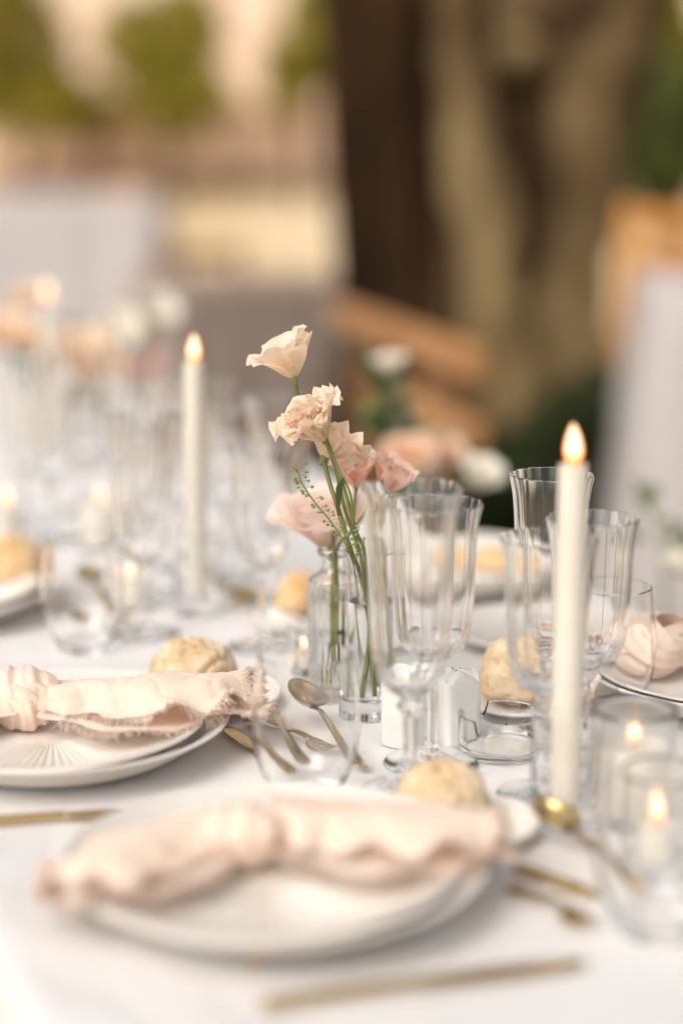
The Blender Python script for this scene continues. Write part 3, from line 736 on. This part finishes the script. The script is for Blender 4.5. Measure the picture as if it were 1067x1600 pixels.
cutlery('spoon', on(190, 978), on(118, 918), 'blurred golden spoon left of the small votive', L=.14, lift=.003, pitch=radians(-7))
cutlery('fork', on(62, 945), on(142, 985), 'blurred golden fork behind the left tumbler')
cutlery('spoon', on(322, 915), on(398, 958), 'bronze golden spoon right of the middle candle holder', L=.13, lift=.002)
cutlery('fork', on(640, 1010), on(520, 1085), 'golden fork seen through the tube vase', m='gold_pale', lift=.001)
cutlery('table_knife', on(1085, 1092), on(905, 1108), 'golden knife under the edge of the plate with the knotted napkin', m='gold')
cutlery('fork', on(930, 1068), on(985, 1118), 'slim golden fork seen through the tumbler by the knotted napkin', m='gold_pale')

# ---- salt and pepper, ashtray
def shaker(px, py, rz, lab, w_=.0162, h=.053):
    p = on(px, py)
    t = thing('shaker', p+Vector((0, 0, .0012)), lab, 'salt shaker', 'white ceramic shakers', rz=rz)
    seg = 96; rows = []
    def rad(a): return 1/(abs(cos(a))**7+abs(sin(a))**7)**(1/7)
    def arch(a):
        x = min(abs(math.tan(a)) if abs(cos(a)) > abs(sin(a)) else abs(1/math.tan(a)), 1)   # 0 in the middle of a face, 1 at a corner
        return .0075*(cos(x*pi*.62) if x < .8 else cos(.8*pi*.62)+.6*(x-.8))
    for k, z, up in ((.001, 0, 0), (.95, 0, 0), (.985, .0012, 0), (1, .003, 0), (1, .03, 0), (1, h-.010, 0), (1, h-.004, .7), (.985, h-.0012, .95), (.95, h, 1), (.90, h-.0002, .95), (.8, h+.0008, .8), (.5, h+.004, .5), (.2, h+.0065, .25), (.001, h+.0072, .2)):
        rows.append([(w_*k*rad(2*pi*j/seg)*cos(2*pi*j/seg), w_*k*rad(2*pi*j/seg)*sin(2*pi*j/seg), z+up*arch(2*pi*j/seg)) for j in range(seg)])
    mk('body', ([v for rw in rows for v in rw], grid_faces(len(rows), seg, True)), 'ceramic', t)
    for k in range(3):
        a = 2*pi*k/3; mk('hole', lathe([(.0008, 0), (.0008, .0006)], 10), 'wick', t, loc=(.0036*cos(a), .0036*sin(a), h+.0078))
shaker(711, 1160, .42, 'white ceramic salt shaker left of the glass ashtray')
shaker(634, 1164, .95, 'white ceramic pepper shaker hidden behind the tall wine glass stem')
def ashtray():
    R, h, th, seg = .0352, .032, .0032, 96
    def top(a):
        z = h
        for c in (radians(118), radians(238), radians(-2)):
            d = abs((a-c+pi) % (2*pi)-pi); z = min(z, h-.0115*(1-sm(.13, .22, d)))
        return z
    V = []; rows = [(R*.96, 0, 0), (R, .0015, 0), (R*1.0, .5, 1), (R*1.01, .9, 1), (R*1.0, 1, 1), (R*1.0-th*.5, 1.02, 1), (R-th, 1, 1), (R-th*1.05, .8, 1), (R-th*1.2, .0085, 0), (R-th*2.2, .0060, 0), (.002, .0056, 0)]
    for r, z, k in rows:
        for j in range(seg):
            a = 2*pi*j/seg; zz = top(a)*z if k else z
            V.append((r*cos(a), r*sin(a), zz))
    F = grid_faces(len(rows), seg, True); F.append(tuple(range(seg-1, -1, -1))); F.append(tuple((len(rows)-1)*seg+j for j in range(seg)))
    o = mk('ashtray', (V, F), 'glass'); o.location = on(783, 1176)+Vector((0, 0, .0012))
    tag(o, 'round clear glass ashtray with notched rim before the pale roll', 'ashtray')
ashtray()

# ================================================================== FLOWERS
def petal(L, W, a0, a1, cup, ruf, fr, ph, nu=14, nv=15, base_r=.001, notch=.05):
    V = []
    for i in range(nu):
        for j in range(nv):
            v = -1+2*j/(nv-1); u = i/(nu-1)*(1-.16*v*v+notch*sin(fr*1.3*v+ph))
            r, z, k = base_r, 0, 12
            for q in range(k):
                uu = u*(q+.5)/k; a = a0+(a1-a0)*uu**1.6; r += sin(a)*L*u/k; z += cos(a)*L*u/k
            ww = W*(sin(min(1, u*1.02+.03)*pi/2))**.85*(1-.12*max(0, u-.8)/.2)
            a = a0+(a1-a0)*u**1.6
            off = -cup*ww*v*v*(1-.5*u)+ruf*1.25*u**4.5*(sin(fr*v*2+ph)+.5*sin(fr*4.3*v+ph*2.1))+ruf*.6*u*nz((v*3+ph, u*3, ph))
            V.append((r+cos(a)*off, v*ww, z-sin(a)*off))
    return V, grid_faces(nu, nv)
def bloom(parent, c, axis, petals, m, rnd, roll_=0, join_it=False, name='petal'):
    """petals: list of (angle, petal args)"""
    R = Matrix.Translation(Vector(c)) @ align(axis, roll_); allv = ([], [])
    for ang, args in petals:
        vf = xf(petal(*args), R @ Matrix.Rotation(ang, 4, 'Z'))
        if join_it: allv = join(allv, vf)
        else: mk(name, vf, m, parent)
    if join_it: mk('bloom', allv, m, parent)
def lisi(rnd, L, n_out=5, n_in=6, open_=.9, ruf=.0028):
    P = []
    for k in range(n_in):
        P.append((k*2.4+rnd.uniform(-.2, .2), (L*rnd.uniform(.78, .92), L*.40, .12, open_*rnd.uniform(.25, .55), .5, ruf*1.1, rnd.uniform(2.2, 3.4), rnd.uniform(0, 6))))
    for k in range(n_out):
        P.append((k*2*pi/n_out+rnd.uniform(-.15, .15), (L*rnd.uniform(.92, 1.06), L*.56, .35, open_*rnd.uniform(.85, 1.25), .40, ruf, rnd.uniform(2, 3), rnd.uniform(0, 6))))
    return P
def rose(rnd, L):
    P = []
    n = 20
    for k in range(n):
        t = k/(n-1)
        P.append((k*2.4, (L*(.72+.32*t), L*(.30+.36*t), .05+.55*t, -.25+1.7*t**1.3, .75-.25*t, .0012+.001*t, 1.2, rnd.uniform(0, 6), 14, 13, .001+.006*t, .02)))
    return P
def calyx(parent, c, axis, s=.006):
    R = Matrix.Translation(Vector(c)) @ align(axis)
    mk('calyx', xf(lathe(smooth_prof([(.0012, -s*.9), (s*.45, -s*.3), (s*.62, s*.3), (s*.5, s*.7)], 4), 14), R), 'sepal', parent)
    for k in range(5):
        mk('sepal', xf(petal(s*2.6, s*.26, .3, 1.0, .3, .0003, 1, k, 8, 5, s*.35), R @ Matrix.Rotation(k*1.257, 4, 'Z')), 'sepal', parent)
D0 = 1.475                                        # depth of the vase flowers
# ---- vases
def vases():
    p = on(522, 1092); t = thing('bottle_vase', p+Vector((0, 0, .0012)), 'ribbed clear glass bottle vase holding the rose', 'vase')
    R = .0222
    outer = [(.001, 0), (R-.002, 0), (R, .002), (R, .02), (R, .07), (R, .1045), (R*.93, .1095), (R*.66, .114), (.0112, .1185), (.0108, .124), (.0112, .1285), (.0142, .1305), (.0146, .1335), (.0138, .1355)]
    inner = [(.0098, .1355), (.0090, .1290), (.0088, .120), (R*.55, .1135), (R*.84, .1075), (R-.0030, .1020), (R-.0030, .07), (R-.0030, .02), (R-.0045, .012), (.001, .011)]
    prof = smooth_prof(outer, 3)+smooth_prof(inner, 3); no = len(smooth_prof(outer, 3))
    seg = 160; V = []
    for i, (r, z) in enumerate(prof):
        for j in range(seg):
            a = 2*pi*j/seg; k = 1+(.022*cos(20*a)*sm(.001, .006, z)*(1-sm(.103, .110, z)) if i < no else 0)
            V.append((r*k*cos(a), r*k*sin(a), z))
    mk('body', (V, grid_faces(len(prof), seg, True)), 'glass', t)
    mk('water', lathe(smooth_prof([(.001, .0108), (R-.0046, .0108), (R-.0028, .02), (R-.0028, .05), (R-.0028, .0925)], 3)+[(.001, .0925)], 64), 'water', t)
    p2 = on(573, 1121); t2 = thing('tube_vase', p2+Vector((0, 0, .0012)), 'slim clear glass tube vase holding the upright lisianthus stems', 'vase')
    oct_ = lambda a, z, r: 1-(.05*(1-abs(cos(4*a)))*(1-sm(.012, .03, z)))
    mk('body', shell_fn([(.001, 0), (.0165, 0), (.0182, .0022), (.0182, .012), (.0176, .03), (.0170, .08), (.0172, .13), (.0176, .1445)], [(.0164, .1450), (.0158, .13), (.0156, .08), (.0160, .03), (.0152, .0175), (.001, .0165)], 64, oct_), 'glass', t2)
    mk('water', lathe(smooth_prof([(.001, .0163), (.0150, .0163), (.0161, .03), (.0157, .08), (.0158, .102)], 3)+[(.001, .102)], 64), 'water', t2)
def shell_fn(o, i, seg, fn): return lathe(smooth_prof(o, 4)+smooth_prof(i, 4), seg, fn)
vases()
tv = on(573, 1121); bv = on(522, 1092)
def stem_flower(name, label, base, group='flowers in the two clear vases'):
    return thing(name, base, label, 'flower', group)
rnd = random.Random(4)
def loc(p, b): return Vector(p)-Vector(b)
# topmost cream cup
b = tv+Vector((.005, .0, .020)); t = stem_flower('lisianthus', 'topmost cream lisianthus cup on its own thin stem', b)
c1 = at(460, 592, D0+.02)
mk('stem', tube(smooth_prof([tuple(loc(x, b)) for x in (b, tv+Vector((.001, 0, .09)), tv+Vector((-.006, 0, .143)), at(540, 800, D0+.004), at(515, 705, D0+.018), at(474, 640, D0+.03), c1)], 8), .00155, 8), 'stem', t)
ax1 = Vector((-.30, -.10, .95))
calyx(t, loc(c1, b), ax1, .0056)
PF1 = [(0.0, (.044, .0235, .30, .62, .45, .0022, 2.6, 1.0)), (1.25, (.040, .0235, .30, .65, .45, .0022, 2.4, 2.2)), (2.45, (.039, .022, .50, 1.35, .30, .0022, 2.7, .4)),
       (3.3, (.043, .022, .55, 1.62, .30, .0020, 2.2, 3.7)), (4.3, (.036, .026, .45, .80, .45, .0022, 2.5, 5.1)), (5.3, (.038, .026, .35, .66, .45, .0022, 2.8, 4.0)),
       (.7, (.033, .019, .15, .35, .5, .002, 2.8, .3)), (2.9, (.032, .019, .2, .55, .5, .002, 2.8, 1.3)), (5.0, (.031, .019, .18, .4, .5, .002, 2.8, 2.3))]
bloom(t, loc(c1, b), ax1, PF1, 'petal_cream', rnd)
# big double bloom
b = tv+Vector((-.003, .004, .018)); t = stem_flower('lisianthus', 'large ruffled cream lisianthus in the middle of the picture', b)
c2 = at(510, 690, D0-.012)
mk('stem', tube(smooth_prof([tuple(loc(x, b)) for x in (b, tv+Vector((.002, .003, .08)), tv+Vector((-.002, .0, .143)), at(556, 830, D0-.006), at(537, 762, D0-.008), c2)], 8), .0017, 8), 'stem', t)
ax2 = Vector((-.55, -.16, .80)); calyx(t, loc(c2, b), ax2, .006)
bloom(t, loc(c2, b), ax2, lisi(rnd, .044, 9, 22, 1.35, .0052), 'petal_cream', rnd)
# second bloom below, on a thicker stem
b = tv+Vector((.008, -.004, .03)); t = stem_flower('lisianthus', 'lower spreading cream lisianthus tucked under the large one', b)
c3 = at(505, 718, D0-.004)
mk('stem', tube(smooth_prof([tuple(loc(x, b)) for x in (b, tv+Vector((.006, 0, .06)), tv+Vector((-.004, -.002, .12)), at(548, 860, D0-.01), at(530, 800, D0-.012), at(515, 755, D0-.01), c3)], 8), .0019, 8), 'stem', t)
calyx(t, loc(c3, b), (.34, .30, .55), .006)
bloom(t, loc(c3, b), (.34, .30, .55), [(k*.63+.2, (.036*(1+.14*sin(k*3)), .022, .6+.1*sin(k), 1.35+.3*sin(k*2.3), .25, .0048, 3.2, k*1.3)) for k in range(11)]+lisi(rnd, .026, 0, 5, 1.0, .002), 'petal_cream', rnd)
lf = at(528, 812, D0-.014)
mk('leaf', xf(petal(.036, .0052, .05, .25, .5, .0004, 1, 1, 12, 7), Matrix.Translation(loc(lf, b)) @ align((-.02, -.1, 1), -.6)), 'leaf', t)
mk('bud_stalk', tube(smooth_prof([tuple(loc(at(*q), b)) for q in ((552, 830, D0-.01), (548, 775, D0-.02), (528, 730, D0-.02), (510, 690, D0-.014))], 6), .0011, 6), 'stem', t)
# sprig of tiny seed pods
b = tv+Vector((-.006, -.005, .07)); t = stem_flower('seed_sprig', 'thin wiry green sprig with tiny seed pods crossing before the pink rose', b)
sp = smooth_prof([tuple(loc(q, b)) for q in (b, tv+Vector((-.009, -.003, .12)), at(545, 862, D0-.02), at(522, 822, D0-.02), at(492, 785, D0-.02), at(472, 755, D0-.018), at(464, 733, D0-.016))], 10)
mk('stem', tube(sp, .0006, 6), 'stem', t)
pv = ([], []); r2 = random.Random(9)
for i in range(22, len(sp), 1):
    p = Vector(sp[i]); 
    for s in (-1, 1):
        if r2.random() < .35: continue
        e = p+Vector((s*r2.uniform(.004, .007), r2.uniform(-.004, .004), r2.uniform(.0005, .0045)))
        pv = join(pv, tube([p, (p+e)/2+Vector((0, 0, .0006)), e], .00022, 4))
        sz = r2.uniform(.0011, .0017)*(.5+.5*min(1, (len(sp)-i)/16))
        pv = join(pv, xf(lathe([(sz*sin(x), -sz*cos(x)*.9) for x in (.4, .9, 1.57, 2.2, 2.7)], 7), Matrix.Translation(e)))
tag(mk('seed_pods', pv, 'sepal', t), kind='stuff')
for q0, q1 in (((546, 860), (561, 822)), ((552, 880), (568, 840))):
    pa, pb = loc(at(*q0, D0-.02), b), loc(at(*q1, D0-.02), b); mk('side_stem', tube([pa, (pa+pb)/2+Vector((.002, 0, 0)), pb], .0005, 5), 'stem', t)
    pv = ([], [])
    for k in range(7):
        e = pa.lerp(pb, .2+.12*k)+Vector((r2.uniform(-.004, .004), 0, r2.uniform(0, .003)))
        pv = join(pv, xf(lathe([(.0014*sin(x), -.0013*cos(x)) for x in (.4, .9, 1.57, 2.2, 2.7)], 7), Matrix.Translation(e)))
    tag(mk('seed_pods', pv, 'sepal', t), kind='stuff')
# pinker pair behind the wine glass
b = bv+Vector((.006, .006, .02)); t = stem_flower('lisianthus', 'salmon pink lisianthus pair rising behind the tall wine glass', b)
for cx, cy_, ax, L in ((556, 762, (-.1, -.25, .95), .034), (596, 768, (.45, -.2, .85), .034)):
    c = at(cx, cy_, D0+.075)
    mk('stem', tube(smooth_prof([tuple(loc(x, b)) for x in (b, bv+Vector((.004, .004, .08)), bv+Vector((.003, .002, .135)), at(548, 830, D0+.06), c)], 8), .0013, 8), 'stem', t)
    calyx(t, loc(c, b), ax, .0046); bloom(t, loc(c, b), ax, lisi(rnd, L, 6, 8, .75, .0030), 'petal_pink', rnd)
# rose
b = bv+Vector((-.003, 0, .014)); t = stem_flower('rose', 'big pale pink rose just above the ribbed bottle', b)
c = at(512, 856, D0+.115)
mk('stem', tube(smooth_prof([tuple(loc(x, b)) for x in (b, bv+Vector((0, 0, .07)), bv+Vector((-.001, .003, .134)), at(514, 870, D0+.1), c)], 8), .0024, 8), 'stem', t)
calyx(t, loc(c, b), (-.15, -.1, 1), .008)
bloom(t, loc(c, b), (-.18, -.22, .95), rose(rnd, .058), 'petal_rose', rnd)
# blunt cut stem with a dark node in the bottle
b = bv+Vector((.004, -.002, .0125)); t = stem_flower('cut_stem', 'bare green stem standing in the ribbed bottle', b)
mk('stem', tube(smooth_prof([(0, 0, .02), (-.002, 0, .06), (-.004, .001, .118), (-.005, .001, .139)], 6), .0019, 8), 'stem', t)
mk('node', lathe(smooth_prof([(.002, .048), (.0034, .0495), (.0032, .051), (.002, .053)], 3), 10), 'bark_dark', t)

# ---- distant bouquets
def far_vase(px, py, h, r, lab, m='glass'):
    p = on(px, py); o = mk('flower_vase', shell([(.001, 0), (r*.8, 0), (r*.9, .002), (r, h*.4), (r*.8, h*.8), (r*.86, h)], [(r*.86-.002, h), (r*.8-.002, h*.8), (r-.002, h*.4), (r*.8, .01), (.001, .009)], 40), m)
    o.location = p+Vector((0, 0, .0012)); tag(o, lab, 'vase', 'vases of the blurred bouquets'); return p
def far_flower(base, px, py, d, kind, m, L, axis, lab, leafm='leaf', nl=3, seed=0):
    if kind != 'leaf_stem' and (px < 300 or kind != 'x'): L *= 1.35
    rn = random.Random(seed); b = Vector(base)+Vector((rn.uniform(-.006, .006), rn.uniform(-.006, .006), .012)); t = thing(kind, b, lab, 'flower', 'blurred bouquet flowers')
    c = at(px, py, d)-b; mid = c*.55+Vector((0, 0, .02))
    mk('stem', tube(smooth_prof([(0, 0, 0), tuple(mid), tuple(c)], 8), .0018, 6), 'stem', t)
    P = rose(rn, L) if kind == 'rose' else lisi(rn, L, 6, 0 if kind == 'anemone' else 6, 1.1, .002)
    bloom(t, c, axis, P, m, rn, join_it=True)
    if kind == 'anemone': mk('centre', xf(lathe(smooth_prof([(.004, .002), (.006, .006), (.004, .010), (.0005, .0115)], 3), 14), Matrix.Translation(c) @ align(axis)), 'stamen', t)
    for k in range(nl):
        q = mid.lerp(c, rn.uniform(0, .7)); mk('leaf', xf(petal(.035, .009, .3, 1.1, .3, .001, 1, k, 8, 7), Matrix.Translation(q) @ Matrix.Rotation(rn.uniform(0, 6.3), 4, 'Z')), leafm, t)
p = far_vase(142, 728, .09, .022, 'blurred glass vase in the middle of the far bouquet'); p0 = far_vase(42, 735, .09, .022, 'blurred glass vase at the picture edge by the far candle')
p1 = far_vase(214, 715, .085, .02, 'blurred glass vase below the coral flower')
V_ = 2.95
far_flower(p, 132, 585, 2.78, 'rose', 'petal_apricot', .050, (.1, -.6, .7), 'big apricot rose at the heart of the far bouquet', seed=1, nl=6)
far_flower(p, 188, 525, 2.95, 'anemone', 'petal_white', .042, (.1, -.85, .45), 'white flower with yellow centre in the far bouquet', seed=2, nl=5)
far_flower(p1, 236, 500, 3.05, 'anemone', 'petal_white', .040, (.5, -.5, .7), 'white flower highest in the far bouquet, nearest the lone candle', seed=3)
far_flower(p1, 222, 590, 2.85, 'lisianthus', 'petal_coral', .028, (.1, -.5, .8), 'small coral flower above the blurred glasses', seed=4)
far_flower(p0, 45, 490, 3.0, 'lisianthus', 'petal_apricot', .036, (-.1, -.4, .9), 'apricot flower left of the farthest taper candle, upper', seed=5)
far_flower(p0, 18, 545, 2.9, 'rose', 'petal_apricot', .042, (-.1, -.5, .8), 'apricot rose at the picture edge below another apricot flower', seed=6, nl=5)
far_flower(p0, 60, 552, 2.85, 'rose', 'petal_apricot', .032, (.2, -.5, .8), 'apricot rose just below the farthest taper flame', seed=7)
far_flower(p, 110, 515, 3.0, 'leaf_stem', 'leaf', .02, (0, 0, 1), 'dark leafy sprig in the far bouquet', seed=8, nl=9)
far_flower(p, 150, 640, 2.75, 'leaf_stem', 'leaf', .022, (0, -.3, 1), 'dark leafy sprig low in the far bouquet', seed=9, nl=12)
q = far_vase(660, 822, .085, .02, 'blurred glass vase of the bouquet behind the wine glasses')
far_flower(q, 612, 590, 2.42, 'lisianthus', 'petal_white', .026, (-.1, -.2, 1), 'white flower highest in the bouquet before the fence', 'leaf_sage', 8, 11)
far_flower(q, 590, 655, 2.40, 'lisianthus', 'sepal', .018, (-.3, -.3, 1), 'greenish flower bud left in the bouquet before the fence', 'leaf_sage', 9, 12)
far_flower(q, 632, 672, 2.40, 'lisianthus', 'petal_white', .020, (.1, -.3, 1), 'small cream bud in the bouquet before the fence', 'leaf_sage', 7, 13)
far_flower(q, 640, 735, 2.3, 'rose', 'petal_peach', .032, (-.1, -.5, .9), 'peach rose low in the bouquet behind the wine glasses', 'leaf_sage', 5, 14)
far_flower(q, 684, 725, 2.36, 'rose', 'petal_peach', .030, (.2, -.5, .9), 'second peach rose, nearer the white flower by the dark ivy', 'leaf_sage', 4, 15)
far_flower(q, 745, 765, 2.30, 'lisianthus', 'petal_white', .034, (.2, -.5, .9), 'white flower leaning out over the dark ivy', 'leaf_sage', 2, 16)
far_flower(q, 668, 690, 2.40, 'lisianthus', 'sepal', .016, (.1, -.2, 1), 'yellow-green bud above the two peach roses', 'leaf_sage', 3, 17)
for k, (x, y, d, l) in enumerate(((566, 560, 2.45, 'leafy green sprig highest left of the white flower before the fence'), (588, 610, 2.42, 'leafy green sprig beside the greenish bud before the fence'),
                                   (566, 665, 2.40, 'leafy green sprig low behind the ruffled cream bloom'), (706, 690, 2.4, 'leafy green sprig above the white flower over the ivy'))):
    far_flower(q, x, y, d, 'leaf_stem', 'leaf_sage', .018, (0, -.2, 1), l, 'leaf_sage' if k % 2 else 'leaf', 12, 30+k)
o = mk('crumb', roll_mesh(.0045, .0035, .003, 15), 'bread_dark'); o.location = on(400, 1512)+Vector((0, 0, .001)); tag(o, 'tiny brown crumb on the cloth just below the front plate', 'crumb')
def side_plant():
    b = at(1060, 930, 2.35); b.z = ground_z(b.x, b.y)-.03
    t = thing('slender_plant', b, 'slender plant with round sage leaves rising beside the table', 'plant')
    top = at(990, 745, 2.35)-b; mid = at(1035, 880, 2.35)-b
    P = smooth_prof([(0, 0, 0), (.01, 0, .3), tuple(mid), tuple(at(1022, 810, 2.35)-b), tuple(top)], 8)
    mk('stem', tube(P, .003, 7), 'stem', t)
    for px, py, s, rz in ((990, 755, .034, 0), (1012, 792, .030, 2), (1038, 832, .036, .5), (1012, 835, .028, 3), (1062, 858, .034, 1), (1050, 800, .02, 4)):
        c = at(px, py, 2.35)-b
        mk('leaf', xf(petal(s, s*.42, 1.2, 1.7, .2, .001, 1, rz, 10, 9), Matrix.Translation(c+Vector((0, 0, -s*.3))) @ align((.2, -.75, .5), rz)), 'leaf_sage', t)
    c = at(1058, 900, 2.3)-b; bloom(t, c, (-.2, -.4, .9), lisi(random.Random(3), .03, 5, 5, .8, .002), 'petal_white', random.Random(2), join_it=True)
side_plant()
